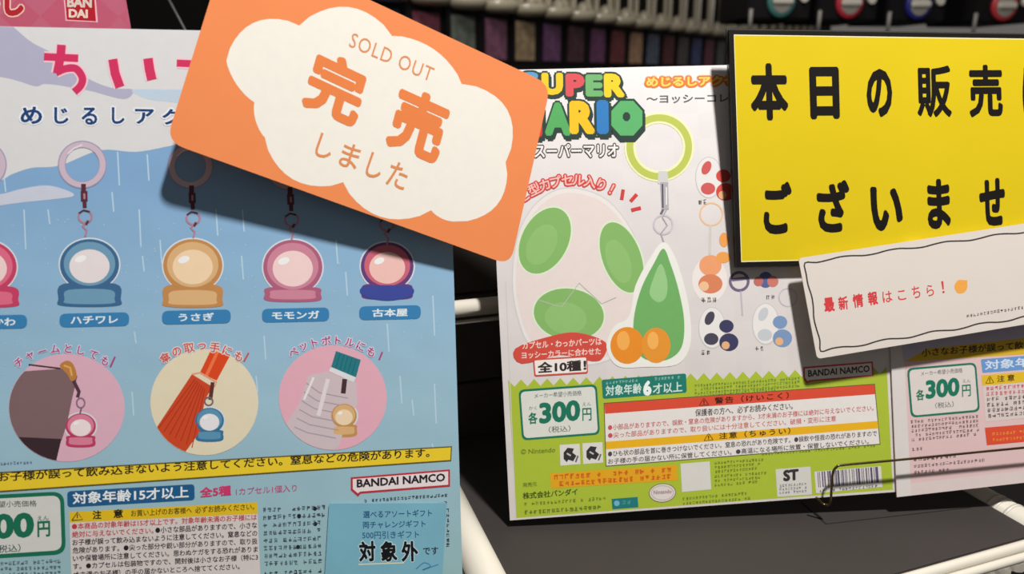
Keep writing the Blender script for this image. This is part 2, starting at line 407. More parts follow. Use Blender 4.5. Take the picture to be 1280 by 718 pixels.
for (nm, cx, cy, r, bx, by, rx, ry, main, mid, pale, w2, yb, rc), (tx, px, py, hw) in zip(charms, names):
    P = Print(LS, 'charm_picture', layer=5)
    P.ring(cx, cy, r+.6, r, r-9, r-9, (158, 150, 178), 0); P.ring(cx, cy, r-.8, r-1.4, r-8.2, r-8.2, rc, 1)
    P.line([(cx-r*.6, cy-r*.45), (cx-r*.35, cy-r*.68), (cx, cy-r*.83)], 2.2, (226, 214, 222), 2)
    chain(P, cx+1.5, cy+24)
    if nm == 'dusty pink': pass
    pendant(P, bx, by, rx, ry, main, mid, pale, w2, yb)
    if nm == 'red and violet':
        P.poly(smooth([(456, 358), (511, 358), (514, 370), (484, 376), (454, 370)]), (62, 76, 158), 3)
    P.done('printed %s key charm with a plain bead' % nm)
    P = Print(LS, 'name_pill', layer=6)
    k = -.022
    P.box((px-hw, py-8.6-hw*k), (px+hw, py-8.6+hw*k), (px+hw, py+8.6+hw*k), (px-hw, py+8.6-hw*k), (58, 130, 184), 0, r=.0033)
    n = len(tx); tw = 7.4*n
    P.text(tx, px-tw, py+5+.16*n, px+tw, py+5-.16*n, 10, (226, 238, 246), .03)
    P.done()

# three round pictures
P = Print(LS, 'round_picture', layer=5)
P.ell(83.5, 510, 72.5, 67.5, (222, 178, 196), 0, n=64)
clipc = lambda pts, cx, cy, rx, ry: [(cx+(x-cx)*min(1, 1/max(1e-6, math.hypot((x-cx)/rx, (y-cy)/ry))), cy+(y-cy)*min(1, 1/max(1e-6, math.hypot((x-cx)/rx, (y-cy)/ry)))) for x, y in pts]
arcp = lambda cx, cy, rx, ry, a0, a1, n=16: [(cx+rx*math.cos(math.radians(a0+(a1-a0)*k/n)), cy+ry*math.sin(math.radians(a0+(a1-a0)*k/n))) for k in range(n+1)]
P.poly([(78, 461), (97, 470), (90, 500), (84, 530), (77, 551)] + arcp(83.5, 510, 72, 67, 147, 223), (128, 102, 106), 1)
P.poly([(77, 549), (71, 574)] + arcp(83.5, 510, 72, 67, 100, 147), (58, 42, 48), 2)
P.line([(36, 456), (60, 459), (76, 461)], 2, (70, 50, 56), 2)
P.poly(smooth([(75, 457), (84, 451), (92, 456), (96, 470), (90, 477), (84, 468)]), (190, 130, 66), 3); P.line([(80, 457), (88, 460), (90, 470)], 2.5, (226, 176, 100), 4)
P.line([(92, 476), (99, 490), (97, 497)], 4.5, (84, 56, 70), 3); P.ring(101, 504, 6, 7, 4, 5, (140, 110, 130), 3); P.line([(102, 510), (100, 518)], 2, (120, 90, 110), 3)
pendant(P, 101, 533, 19, 16, (190, 62, 100), (220, 130, 158), (242, 226, 228), 36, 559)
P.done('round pink picture of a charm hanging on a brown bag')
P = Print(LS, 'round_picture', layer=5)
P.ell(255.5, 503, 67.5, 66.5, (228, 218, 190), 0, n=64)
P.poly([(240, 468), (266, 484), (256, 500), (250, 540), (232, 565)] + arcp(255.5, 503, 67, 66, 112, 152), (206, 74, 40), 1)
for i in range(7): P.line([(198+i*7, 536+i*4), (244+i*2, 474+i*2)], 1.2, (178, 54, 30), 2)
P.poly([(264, 437), (287, 446), (271, 476), (250, 466)], (222, 74, 34), 1); P.line([(272, 440), (258, 470)], 4, (242, 120, 74), 2)
P.line([(240, 468), (250, 466), (271, 478), (268, 484)], 2, (240, 160, 130), 3)
P.line([(266, 478), (263, 500)], 5, (96, 50, 46), 3); P.ring(261, 502, 6, 6, 4, 4, (120, 100, 110), 3)
pendant(P, 262, 526, 18, 16, (58, 116, 156), (92, 150, 184), (232, 232, 236), 34, 552)
P.done('round cream picture of a charm on a folded orange umbrella')
P = Print(LS, 'round_picture', layer=5)
P.ell(416, 497.5, 67.5, 65.5, (228, 174, 190), 0, n=64)
P.poly([(385, 470), (408, 465), (445, 478), (447, 505), (432, 530), (424, 558), (418, 563)] + arcp(416, 497.5, 67, 65, 92, 150) + [(374, 505), (380, 486)], (208, 192, 198), 1)
for i in range(6): P.line([(368+i*3, 534-i*11), (384+i*3, 541-i*10), (420+i*3, 548-i*10)], 1.3, (168, 158, 172), 2)
P.line([(392, 472), (380, 500)], 3, (236, 228, 232), 2); P.line([(410, 474), (398, 520)], 5, (228, 218, 224), 2)
P.poly([(420, 439), (451, 450), (445, 472), (414, 459)], (40, 122, 134), 2); P.poly([(414, 459), (445, 472), (442, 478), (411, 464)], (222, 226, 230), 2)
for i in range(5): P.line([(425+i*5, 442+i*2), (420+i*5, 460+i*2)], .8, (26, 96, 110), 3)
P.line([(431, 474), (429, 492)], 6, (72, 50, 56), 3)
pendant(P, 430, 520, 16, 15, (196, 146, 88), (220, 178, 122), (240, 216, 182), 32, 546)
P.done('round pink picture of a charm on a clear bottle')
P = Print(LS, 'caption_lettering', layer=6)
P.arc('チャームとしても', 79, 532, 90, -35, 33, 12.5, (176, 58, 120), .02, edge=(212, 214, 232), w=1.2); P.line([(138, 459), (144, 446)], 2, (176, 58, 120), 1)
P.done('magenta caption arched over the bag picture')
P = Print(LS, 'caption_lettering', layer=6)
P.arc('傘の取っ手にも', 254, 520, 80, -33, 31, 13.5, (206, 84, 74), .02, edge=(226, 220, 222), w=1.2); P.line([(305, 452), (311, 441)], 2, (206, 84, 74), 1)
P.done('coral caption arched over the umbrella picture')
P = Print(LS, 'caption_lettering', layer=6)
P.arc('ペットボトルにも', 416, 514, 82, -34, 33, 12.5, (180, 60, 120), .02, edge=(214, 214, 232), w=1.2); P.line([(474, 450), (478, 440)], 2, (180, 60, 120), 1)
P.done('magenta caption arched over the bottle picture')

P = Print(LS, 'warning_bar', layer=5)
P.poly([(-90, 622), (564, 576.8), (565, 558), (-90, 595.5)], (96, 84, 44), 0); P.poly([(-90, 620), (562.8, 575.2), (563.6, 559.6), (-90, 597.4)], (236, 206, 50), 1)
P.text('小さなお子様が誤って飲み込まないよう注意してください。窒息などの危険があります。', -52, 605.5, 537, 571.8, 12.5, (44, 34, 24), .022, 2)
P.done('yellow bar of black warning lettering')
P = Print(LS, 'price_box', layer=5)
g = (26, 112, 84)
P.box((-70, 622), (80, 614.5), (82.5, 693), (-68, 702), g, 0, r=.0062); P.box((-66, 627), (75, 619.5), (77.5, 688), (-64, 697), (212, 214, 210), 1, r=.0045)
P.text('300', -32, 676, 43, 672, 32, g, .045, 2); P.text('円', 47, 672, 63, 671, 20, g, .03, 2); P.text('えん', 47, 651.5, 61, 650.5, 6, (80, 100, 100), .01, 2)
P.text('メーカー希望小売価格', -50, 636, 46, 633.4, 8, (92, 100, 100), .01, 2); P.text('（税込）', -6, 692, 26, 690, 10, (70, 90, 90), .01, 2)
P.marks(-20, 708, 80, 704, 5, (88, 106, 112), 2); P.marks(-20, 715, 80, 711.5, 5, (88, 106, 112), 2); P.marks(-20, 722, 80, 719, 5, (88, 106, 112), 2)
P.done('green outlined price box')
P = Print(LS, 'age_pill', layer=5)
P.box((84, 614.5), (243, 605.5), (243.5, 625.5), (84.5, 634.5), (32, 92, 140), 0, r=.002)
P.text('対象年齢15才以上', 91, 631, 236, 622.5, 15, (236, 242, 248), .022, 2)
P.done('dark blue pill of white age lettering')
P = Print(LS, 'count_lettering', layer=5)
P.text('全5種', 250, 622.5, 289, 619.5, 13, (206, 60, 112), .035); P.text('1カプセル1個入り', 295, 619.5, 371, 614.5, 9, (198, 72, 126), .005)
P.done('magenta count lettering')
P = Print(LS, 'notice_panel', layer=5)
P.box((87, 653), (322, 642), (326, 730), (90, 745), (216, 208, 206), 0); P.box((86.5, 640.5), (321.5, 628), (322.5, 642.5), (87, 653.5), (226, 190, 36), 1)
P.line([(90, 651), (97, 640.5), (103.5, 650), (90, 651)], 1.3, (70, 60, 20), 2); P.line([(96.8, 643), (96.8, 648)], 1.3, (70, 60, 20), 2)
P.text('注', 116, 649.5, 127, 649, 11, (40, 32, 20), .03, 2); P.text('意', 142, 648, 154, 647.4, 11, (40, 32, 20), .03, 2)
P.text('お買い上げのお客様へ', 164, 646.2, 240, 642, 8.2, (66, 54, 20), .01, 2); P.text('必ずお読みください。', 244, 642, 318, 637.5, 8.2, (66, 54, 20), .01, 2)
red = (190, 60, 66); blk = (40, 36, 38)
rows = ((662.5, (('●本商品の対象年齢は15才以上です。対象年齢未満のお子様には', red, 0, 1),)),
        (672.5, (('絶対に与えないでください。', red, 0, .44), ('●小さな部品がありますので、小さな', blk, .45, 1))),
        (682.5, (('お子様が誤って飲み込まないように注意してください。窒息などの', blk, 0, 1),)),
        (692.5, (('危険があります。●尖った部分や鋭い部分がありますので、取り扱', blk, 0, 1),)),
        (702.5, (('いや保管場所に注意してください。思わぬケガをする恐れがありま', blk, 0, 1),)),
        (712.5, (('す。●カプセルは包装物ですので、開封後は小さなお子様（特に3', blk, 0, 1),)),
        (723, (('才未満のお子様）の手の届かないところへ捨ててください。', blk, 0, .9),)))
for y, parts in rows:
    for s_, c, a, b in parts:
        P.text(s_, 90+231*a+(y-660)*.03, y-12*a, 90+231*b+(y-660)*.03, y-12*b, 8.0, c, .016, 2)
P.done('pale notice panel with a yellow heading and small red and black print')
P = Print(LS, 'small_print', layer=5)
P.marks(-20, 583, 44, 580, 4, (90, 110, 146))
for i in range(8):
    y = 641+i*9.6; P.marks(328+i*.3, y, 408, y-4, 6, (70, 82, 94))
    if i in (0, 1, 2, 5): P.ell(random.uniform(350, 395), y-5, 2.6, 2.6, (30, 34, 44), 1, n=12)
P.marks(455, 629, 564, 621, 4.5, (60, 70, 84)); P.marks(500, 636, 564, 631, 4.5, (60, 70, 84))
for i in range(8): P.marks(557.5, 641+i*6.2, 567, 640+i*6.2, 5, (46, 54, 68))
P.marks(330, 721, 408, 716, 6, (40, 48, 60))
P.done()
P = Print(LS, 'company_mark', layer=6)
P.poly([(438.5, 597), (562.5, 587), (562.5, 608.5), (451, 617.2), (447.5, 621), (438.5, 613)], (188, 48, 62), 0); P.poly([(441, 599.2), (560.2, 589.4), (560.2, 606.2), (450.2, 614.8), (447.4, 617), (441, 611.4)], (232, 222, 224), 1)
P.text('BANDAI NAMCO', 446, 610, 556.5, 602, 10.5, (34, 30, 36), .035, 2)
P.done('red outlined company mark')

# blue sticker on the poster
KS = Sheet(offset_plane(L_plane, [(411, 630, .0011), (558, 630, .0011), (553, 715, .0011)]))
st = KS.body('blue_sticker', [(406, 719), (553, 720), (558.5, 629), (411.5, 629.5)], .0004, material('light_blue_sticker', (122, 178, 198), .35, noise=.12, nscale=30), r=.001)
tag(st, 'small light blue sticker on the lower right of the blue poster', 'sticker')
P = Print(KS, 'lettering', layer=1); P.up = (-.03, -1)
P.text('選べるアソートギフト', 454, 648, 540, 646, 9, (30, 80, 130), .012); P.text('両チャレンジギフト', 453.5, 661, 532, 659.5, 9, (30, 80, 130), .012); P.text('500円引きギフト', 453, 674, 524, 673, 9.5, (40, 92, 140), .008)
for ch, x in (('対', 449), ('象', 476), ('外', 502)): P.halo(ch, x, 703, x+21, 702, 26, (20, 20, 26), (196, 222, 226), 1.3, .04)
P.text('です', 529, 694, 548, 693.4, 9.5, (24, 26, 34), .012)
P.line([(448, 706), (505, 704)], 1.3, (226, 226, 190), 0)
P.line(smooth([(520, 712), (530, 704), (538, 708), (528, 713), (548, 706)], closed=False), 1.2, (60, 130, 176), 0)
P.done('black and blue lettering')

# ================================================================ GREEN AND WHITE POSTER
QA, QB = on_floor(637, 651, .006), on_floor(1280, 604, .021)      # the poster's foot is held a little above the board by the wire
R_plane = leaning_plane(QA, QB, 15)
RS = Sheet(R_plane)
def checker(nt, tc, col):
    ck = nt.nodes.new('ShaderNodeTexChecker'); ck.inputs['Scale'].default_value = 55
    ck.inputs['Color1'].default_value = (.985, .97, .985, 1); ck.inputs['Color2'].default_value = (.93, .925, .94, 1)
    mx = nt.nodes.new('ShaderNodeMix'); mx.data_type = 'RGBA'; mx.blend_type = 'MULTIPLY'; mx.inputs[0].default_value = 1
    nt.links.new(tc.outputs['Object'], ck.inputs['Vector']); nt.links.new(col, mx.inputs[6]); nt.links.new(ck.outputs[0], mx.inputs[7]); return mx.outputs[2]
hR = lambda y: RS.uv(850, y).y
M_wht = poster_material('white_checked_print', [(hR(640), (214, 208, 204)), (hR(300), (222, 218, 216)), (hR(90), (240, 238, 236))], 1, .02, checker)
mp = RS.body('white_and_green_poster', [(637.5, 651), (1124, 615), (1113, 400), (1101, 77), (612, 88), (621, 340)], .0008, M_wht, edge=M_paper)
tag(mp, 'white and green capsule toy poster with a block title, behind the signs', 'poster')
P = Print(RS, 'lower_band', layer=1)
zz = []
n = 58
for i in range(n+1):
    x = 635+i*(1108-635)/n; yb = 480+(x-626)*(463-480)/(1108-626); zz.append((x, yb+(4.5 if i % 2 else -4.5)))
P.poly([(645.5, 648), (1116, 612.5), (1109, 470)] + zz[::-1] + [(636, 490)], (168, 188, 58), 0)
P.done('lime green band with a zigzag top edge')
P = Print(RS, 'border_line', layer=2)
P.line([(632, 352), (641, 560), (645, 649)], 1, (200, 200, 196)); P.done()
# title
P = Print(RS, 'title_lettering', layer=12)
ol = (44, 66, 60)
sup = (('S', 650, 674, 116, 26, (88, 158, 204)), ('U', 677, 704, 119, 28, (240, 200, 40)), ('P', 707, 731, 121, 29, (216, 84, 92)), ('E', 732, 754, 121, 28, (112, 178, 112)), ('R', 755, 781, 122, 30, (240, 206, 40)))
mar = (('M', 634, 678, 172, 42, (214, 60, 56)), ('A', 681, 714, 170, 42, (86, 170, 98)), ('R', 712, 744, 168, 42, (244, 192, 36)), ('I', 746, 761, 168, 43, (50, 124, 192)))
for lst, sh in ((sup, 2.5), (mar, 4)):
    for ch, x0, x1, yb, h, c in lst:
        P.text(ch, x0+sh*.5, yb+sh, x1+sh*.5, yb+sh, h, ol, .07, 0, grow=3.0); P.text(ch, x0, yb, x1, yb, h, ol, .07, 0, grow=3.0)
    for ch, x0, x1, yb, h, c in lst: P.text(ch, x0, yb, x1, yb, h, c, .07, 2)
oc = lambda rx, ry, cx=783.5, cy=148: [(cx+rx*math.cos(math.radians(22.5+45*k)), cy+ry*math.sin(math.radians(22.5+45*k))) for k in range(8)]
P.poly(oc(24, 27, 784.5, 153), ol, 0); P.poly(oc(24, 26.5), ol, 0); P.poly(oc(21, 23.5), (92, 176, 108), 2); P.poly(oc(5, 6, 783, 146), ol, 3)
P.done('red, yellow, green and blue block title lettering')
P = Print(RS, 'subtitle_lettering', layer=5)
P.halo('スーパーマリオ', 668, 197.5, 773, 196.5, 17, (238, 236, 234), (64, 62, 62), 1.7, .025)
P.done('white outlined subtitle lettering')
P = Print(RS, 'series_lettering', layer=5)
P.halo('めじるしアクセサリー', 808, 108.5, 968, 106, 12, (246, 214, 110), (226, 128, 50), 2.6, .035)
P.text('〜ヨッシーコレクション〜', 808, 129.5, 985, 127, 11, (98, 96, 102), .02)
P.done('orange outlined series lettering over grey lettering')
P = Print(RS, 'ring_picture', layer=6)
P.ring(824, 184, 43.5, 43.5, 29.5, 29.5, (236, 236, 186), 0, 64); P.ring(824, 184, 41, 41, 32.5, 32.5, (186, 198, 92), 1, 64)
P.box((823, 214), (834, 214), (836, 230), (822, 230), (206, 206, 206), 2, r=.001); P.poly([(825, 228), (835, 228), (836, 262), (827, 262)], (176, 172, 178), 2)
P.line([(828, 230), (828.5, 260)], 2, (84, 80, 92), 3); P.line([(833, 234), (833, 256)], 1.4, (236, 236, 236), 3)
P.ring(829, 281, 13, 13, 10.5, 10.5, (198, 196, 202), 2); P.line([(833, 262), (828, 272), (834, 282), (826, 292), (830, 304)], 1.8, (172, 168, 176), 3); P.line([(829, 262), (826, 268)], 3, (110, 106, 116), 3)
P.done('lime green key ring with a grey swivel clasp')
# capsule picture: plain pale oval with green ovals
grn = (132, 180, 104)
P = Print(RS, 'capsule_picture', layer=2)
egg = smooth([(712, 234), (760, 250), (796, 300), (806, 360), (796, 415), (760, 452), (706, 456), (664, 436), (645, 392), (640, 340), (650, 285), (676, 248)])
P.poly(egg, (206, 204, 204), 0); P.poly([(723+(x-723)*.985, 346+(y-346)*.985) for x, y in egg], (228, 224, 222), 1); P.poly([(723+(x-723)*.94, 350+(y-350)*.94) for x, y in egg], (226, 214, 210), 2)
for cx, cy, rx, ry, rot in ((681, 301, 29, 44, 27), (777, 322, 24, 46, -20), (711, 393, 44, 32, 8)):
    P.ell(cx, cy, rx+2, ry+2, (216, 232, 204), 3, rot); P.ell(cx, cy, rx, ry, grn, 4, rot); P.ell(cx-4, cy+5, rx*.6, ry*.62, (142, 188, 114), 5, rot); 
P.line([(672, 375), (694, 382), (702, 384), (724, 354), (752, 380), (770, 372)], 1.2, (176, 184, 170), 6)
P.done('pale oval capsule with soft green ovals')
P = Print(RS, 'pendant_picture', layer=10)
out = smooth([(829, 303), (843, 320), (856, 360), (863, 400), (862, 434), (846, 456), (806, 459), (772, 458), (758, 434), (768, 408), (786, 396), (794, 358), (813, 322)])
P.poly(out, (232, 232, 226), 0)
P.poly(smooth([(829, 311), (838, 330), (848, 362), (855, 400), (852, 434), (834, 450), (808, 450), (794, 434), (792, 400), (801, 362), (817, 330)]), (112, 172, 100), 1)
P.poly(smooth([(826, 330), (834, 352), (832, 372), (822, 378), (812, 368), (816, 350)]), (150, 198, 136), 2)
P.ell(784, 432, 21, 23, (228, 140, 44), 3); P.ell(820, 432, 18, 22, (226, 148, 52), 3); P.ell(779, 426, 8, 12, (240, 172, 84), 4); P.ell(816, 426, 7, 11, (240, 176, 90), 4)
P.done('plain green drop pendant with orange beads')
P = Print(RS, 'caption_lettering', layer=7)
P.arc('たまご型カプセル入り！', 716, 332, 99, -50, 27, 16, (238, 190, 180), .02, edge=(206, 66, 68), w=1.8)
for a, b in (((779, 237), (777, 250)), ((796, 243), (788, 252)), ((801, 260), (789, 263))): P.line([a, b], 4.5, (206, 66, 68), 1)
P.done('red outlined caption arched over the capsule')
P = Print(RS, 'red_banner', layer=9)
P.poly(smooth([(644, 436), (690, 420), (722, 416), (757, 428), (754, 447), (740, 452), (700, 444), (652, 455)], 4), (206, 78, 66), 0)
P.text('カプセル・わっかパーツは', 653, 436.6, 752, 431.2, 9, (240, 214, 206), .02, 1); P.text('ヨッシーカラーに合わせた', 652, 449, 751, 443.5, 9, (240, 214, 206), .02, 1)
P.box((666, 449), (734, 445), (735, 467), (668, 471), (206, 78, 66), 1, r=.0015); P.box((668, 451), (732.5, 447), (733.5, 465), (669.5, 469), (236, 230, 226), 2, r=.001)
P.text('全10種！', 672, 467, 733, 463.5, 14, (52, 44, 44), .04, 3)
P.done('red banner with white lettering above a boxed black line')
# small colour variants, as plain ovals and beads
def variant(cx, cy, c, dk, nm, ring=True):
    P = Print(RS, 'variant_picture', layer=3)
    P.ell(cx-3, cy, 17, 26, (196, 196, 196), 0); P.ell(cx-3, cy, 16, 25, (228, 226, 224), 1)
    P.ell(cx-6, cy-12, 5.5, 9, dk, 2, 25); P.ell(cx-4, cy+14, 9, 7.5, dk, 2)
    P.ell(cx+15, cy-2, 9, 8, c, 3); P.ell(cx+18, cy+18, 12, 11, c, 3); P.ell(cx+14, cy+22, 5, 5, (226, 176, 130), 4)
    P.text(random.choice(('カラー',)), cx-16, cy+35, cx+2, cy+34.4, 5, (84, 74, 60), .03, 3) if False else P.marks(cx-17, cy+34, cx, cy+33.4, 6, (84, 74, 60), 3)
    P.done('small printed %s capsule and bead' % nm)
variant(889, 222, (206, 76, 70), (204, 92, 90), 'red'); variant(893, 410, (62, 62, 96), (74, 70, 88), 'navy'); variant(960, 405, (122, 150, 190), (196, 200, 206), 'pale blue'); variant(1040, 400, (150, 140, 170), (190, 186, 200), 'violet')
P = Print(RS, 'variant_picture', layer=3)
P.ell(887, 350, 22, 28, (232, 226, 222), 0); P.ring(889, 268, 15, 15, 13, 13, (232, 190, 150), 1); P.line([(888, 282), (887, 318)], 3, (206, 200, 196), 1)
P.ell(888, 332, 14, 13, (232, 158, 112), 2); P.ell(888, 355, 15, 12, (214, 130, 92), 2); P.ell(880, 358, 6, 6, (236, 190, 150), 3); P.ell(905, 300, 6, 9, (234, 160, 84), 2); P.ell(904, 322, 9, 7, (234, 160, 84), 2)
P.marks(876, 379, 903, 378, 7, (80, 66, 52), 2); P.done('small printed orange bead on a ring')
P = Print(RS, 'variant_picture', layer=3)
P.ring(924, 352, 13, 13, 9.5, 9.5, (112, 98, 128), 1); P.line([(915, 350), (933, 348)], 4, (120, 108, 140), 1); P.line([(926, 364), (928, 395)], 2, (186, 182, 190), 1)
P.ell(957, 350, 9, 10, (86, 100, 150), 1); P.ell(966, 352, 7, 7, (200, 120, 110), 2); P.ell(948, 352, 6, 6, (190, 110, 100), 2); P.marks(957, 375, 972, 374, 6, (74, 84, 90), 1)
P.ring(985, 372, 12, 12, 10.5, 10.5, (190, 186, 196), 1); P.done('small printed violet ring beside a blue bead')

P = Print(RS, 'age_pill', layer=4)
P.box((752, 475), (857.5, 467), (858.5, 491), (753.5, 499), (34, 122, 108), 0, r=.0018)
P.text('対象年齢', 757, 495.5, 802, 492, 13, (206, 228, 220), .02); P.text('6', 804, 495.5, 814.5, 494.5, 19, (236, 244, 240), .06); P.text('才以上', 816, 493, 853, 490, 13, (206, 228, 220), .02)
P.marks(757, 481, 800, 477.5, 4, (150, 200, 188)); P.marks(818, 476, 852, 473.5, 4, (150, 200, 188))
P.done('teal pill of white age lettering')
P = Print(RS, 'price_box', layer=4)
g = (30, 116, 92)
P.box((648, 487.5), (746, 480.5), (750, 543.5), (652.5, 551), g, 0, r=.0042); P.box((650.6, 490.2), (743.6, 483.4), (747.4, 541), (655, 548.2), (216, 218, 210), 1, r=.0034)
P.text('300', 674, 530.5, 725.5, 526, 26.5, g, .045, 2); P.text('各', 660.5, 531, 672, 530, 15, g, .03, 2); P.text('円', 728, 526.5, 739.5, 526, 16, g, .015, 2); P.text('えん', 728, 508, 739, 507.4, 4.5, (90, 110, 104), 0, 2); P.text('かく', 661, 513, 671, 512.4, 4.5, (90, 110, 104), 0, 2)
P.text('メーカー希望小売価格', 668, 498.5, 727, 494.5, 6.4, (90, 100, 98), .004, 2); P.text('（税込）', 686, 541.5, 713, 539.8, 8, (80, 96, 92), .004, 2)
P.done('green outlined price box')
P = Print(RS, 'notice_panel', layer=4)
P.box((754.6, 504), (1093.5, 480), (1100.5, 556), (757, 583.6), (92, 84, 60), 0); P.box((755.6, 505), (1092.6, 481), (1099.4, 555), (758, 582.4), (226, 222, 218), 1)
P.box((755.6, 505), (1092.6, 481), (1094, 493), (756.4, 517.5), (214, 78, 56), 2); P.box((757, 552.5), (1097, 526.5), (1098, 535.8), (757.5, 562), (230, 176, 34), 2)
P.text('⚠ 警告（けいこく）', 874, 507.5, 986, 499.2, 9, (60, 34, 28), .02, 3, sp=1.25); P.text('⚠ 注意（ちゅうい）', 880, 551.6, 988, 543.4, 9, (60, 44, 20), .02, 3, sp=1.25)
P.text('保護者の方へ、必ずお読みください。', 869, 521, 991, 512, 9, (70, 64, 68), .012, 3)
P.text('●小部品がありますので、誤飲・窒息の危険がありますから、3才未満のお子様には絶対に与えないでください。', 760, 538.5, 1092, 513.8, 7.4, (196, 84, 88), .008, 3); P.text('●尖った部品がありますので、取り扱いには十分注意してください。破損・変形に注意', 760, 548.5, 1045, 527, 7.4, (196, 84, 88), .008, 3)
P.text('●ひも状の部品を首に巻きつけないでください。窒息の恐れがあり危険です。●誤飲や怪我の恐れがありますので', 760, 571.5, 1096, 545.5, 7.4, (74, 68, 76), .012, 3); P.text('お子様の手の届かない所に保管してください。●高温になる場所に放置・保管しないでください。', 760, 580.8, 1086, 555.6, 7.0, (74, 68, 76), .012, 3)
P.done('white notice panel with a red and a yellow heading bar')
P = Print(RS, 'orange_note', layer=4)
P.box((687.5, 592), (846, 581.5), (847, 600.5), (689, 611), (222, 164, 34), 0); P.marks(692, 600.5, 842, 590.5, 6.6, (204, 96, 34), wt=.18); P.marks(692, 609, 842, 599, 6.6, (204, 96, 34), wt=.18)
P.done()
P = Print(RS, 'icon_label', layer=4)
for x, y in ((712.5, 569), (741, 567)):
    P.box((x-13, y-12.5), (x+12, y-14), (x+13, y+11.5), (x-12, y+13.5), (218, 216, 210), 0); P.poly([(x-8, y-3), (x-3, y-9), (x+5, y-8), (x+3, y-3), (x+8, y+1), (x+4, y+8), (x-2, y+6), (x-4, y+9), (x-8, y+5)], (52, 50, 54), 1); P.line([(x-4, y-2), (x+1, y+1)], 2, (190, 188, 186), 2); P.line([(x+7, y+9), (x+10, y+1)], 2, (100, 98, 100), 1)
P.done('two white squares with plain dark round marks')
P = Print(RS, 'maker_lettering', layer=4)
ink2 = (104, 124, 44)
P.text('© Nintendo', 651, 568.5, 694, 565.5, 6.4, ink2, .01); P.text('発売元', 653.5, 609.5, 671, 608, 5.6, ink2, .01); P.text('株式会社バンダイ', 653.5, 624.5, 722, 619, 8.4, (66, 82, 40), .022)
P.marks(655, 633, 758, 625.5, 4.6, ink2); P.marks(655, 644, 756, 636.5, 5.6, ink2, wt=.17)
for i in range(6): P.marks(893, 581+i*5.6, 960-6*(i % 3), 576.3+i*5.6, 3.8, ink2)
for i in range(4): P.marks(868, 484.5+i*4.6, 1003-30*(i == 3), 474.8+i*4.6, 3.6, (104, 130, 60))
P.marks(952, 570, 1098, 559, 3.8, ink2); P.marks(853, 626, 935, 619, 4, ink2); P.marks(853, 632, 940, 625, 4, ink2)
P.done('dark olive maker lettering and small print')
P = Print(RS, 'seal_oval', layer=4)
P.ell(828, 616.5, 17, 12, (120, 116, 80), 0, -4); P.ell(828, 616.5, 16, 11, (218, 212, 208), 1, -4); P.text('Nintendo', 817, 618.5, 839.5, 617, 5, (160, 120, 130), .02, 2); P.ring(828, 616.5, 14.2, 9.4, 13.4, 8.6, (190, 160, 165), 2)
P.done()
P = Print(RS, 'teal_label', layer=4)
P.box((764.5, 624), (797, 621.5), (798, 634.5), (765.5, 637), (36, 120, 122), 0); P.ell(771, 629.5, 3.5, 3.5, (110, 180, 200), 1); P.marks(777, 632, 795, 630.5, 6, (80, 160, 150)); P.done()
P = Print(RS, 'blank_label', layer=4)
P.box((850.5, 580), (887, 577), (889, 612), (852.5, 615.5), (214, 212, 206), 0); P.done('blank white square')
P = Print(RS, 'safety_label', layer=4)
P.box((969.5, 587), (1013, 583.5), (1015, 618.5), (971.5, 621.5), (208, 206, 200), 0, r=.0006); P.text('ST', 979, 602.5, 998.5, 600.5, 14.5, (54, 50, 52), .06); 
for i in range(3): P.marks(974, 609.5+i*4.4, 1010, 606.8+i*4.4, 3.4, (96, 96, 110))
P.done('white square with black letters ST')
P = Print(RS, 'barcode', layer=4)
P.box((1018, 590), (1101, 583), (1103, 609), (1020, 617), (214, 210, 206), 0)
x = 1022
while x < 1097:
    wd = random.choice((.9, .9, 1.6, 2.4)); k = (x-1018)/83
    P.line([(x, 590.5-k*7), (x+1.4, 610-k*7)], wd, (86, 80, 110), 1); x += wd+random.choice((.9, 1.2, 2.6))
P.marks(1024, 616.5, 1098, 609.5, 4, (86, 80, 110)); P.done('barcode of dark violet lines')
P = Print(RS, 'company_mark', layer=4)
P.poly([(1004, 459), (1091, 452), (1092, 470.5), (1013, 477.5), (1009, 480), (1004, 474)], (196, 70, 84), 0); P.poly([(1006, 461), (1089, 454.2), (1090, 468.8), (1012, 475.4), (1009.5, 476.8), (1006, 472.5)], (226, 220, 216), 1)
P.text('BANDAI NAMCO', 1010, 471.5, 1087, 465.2, 8.5, (60, 54, 60), .03, 2); P.done('red outlined company mark')

# ================================================================ PINK POSTER at the right
KP = Sheet(offset_plane(R_plane, [(1116, 430, .0016), (1280, 430, .0016), (1120, 620, .0016)]))
M_pk = material('pale_pink_print', (218, 188, 188), .45, noise=.05, nscale=20)
pk = KP.body('pink_poster', [(1121, 622), (1400, 590), (1400, 60), (1103, 80), (1113, 430)], .0007, M_pk, edge=M_paper)
tag(pk, 'pale pink capsule toy poster with a green price box, at the right edge', 'poster')
P = Print(KP, 'margin', layer=1)
P.poly([(1121.6, 621.6), (1139, 619.8), (1131, 462), (1127, 436), (1122, 300), (1114, 80), (1103.4, 80.4), (1113.4, 430)], (214, 209, 206), 0)
P.poly([(1139, 619.8), (1280, 603.8), (1400, 590.4), (1400, 574), (1280, 588.5), (1138, 604.5)], (214, 200, 198), 0)
P.poly([(1130, 452), (1280, 436), (1400, 424), (1400, 390), (1126, 420)], (190, 184, 206), 0)
P.done('white margin and lavender strip')
P = Print(KP, 'warning_bar', layer=3)
P.poly([(1130, 452.6), (1280, 443), (1400, 434), (1400, 414), (1280, 423), (1160, 436)], (214, 176, 44), 0)
P.text('小さなお子様が誤って飲み込まないよう注意', 1152, 446.3, 1382, 428.5, 10, (58, 44, 24), .02); P.done('yellow bar of black warning lettering')
P = Print(KP, 'price_box', layer=3)
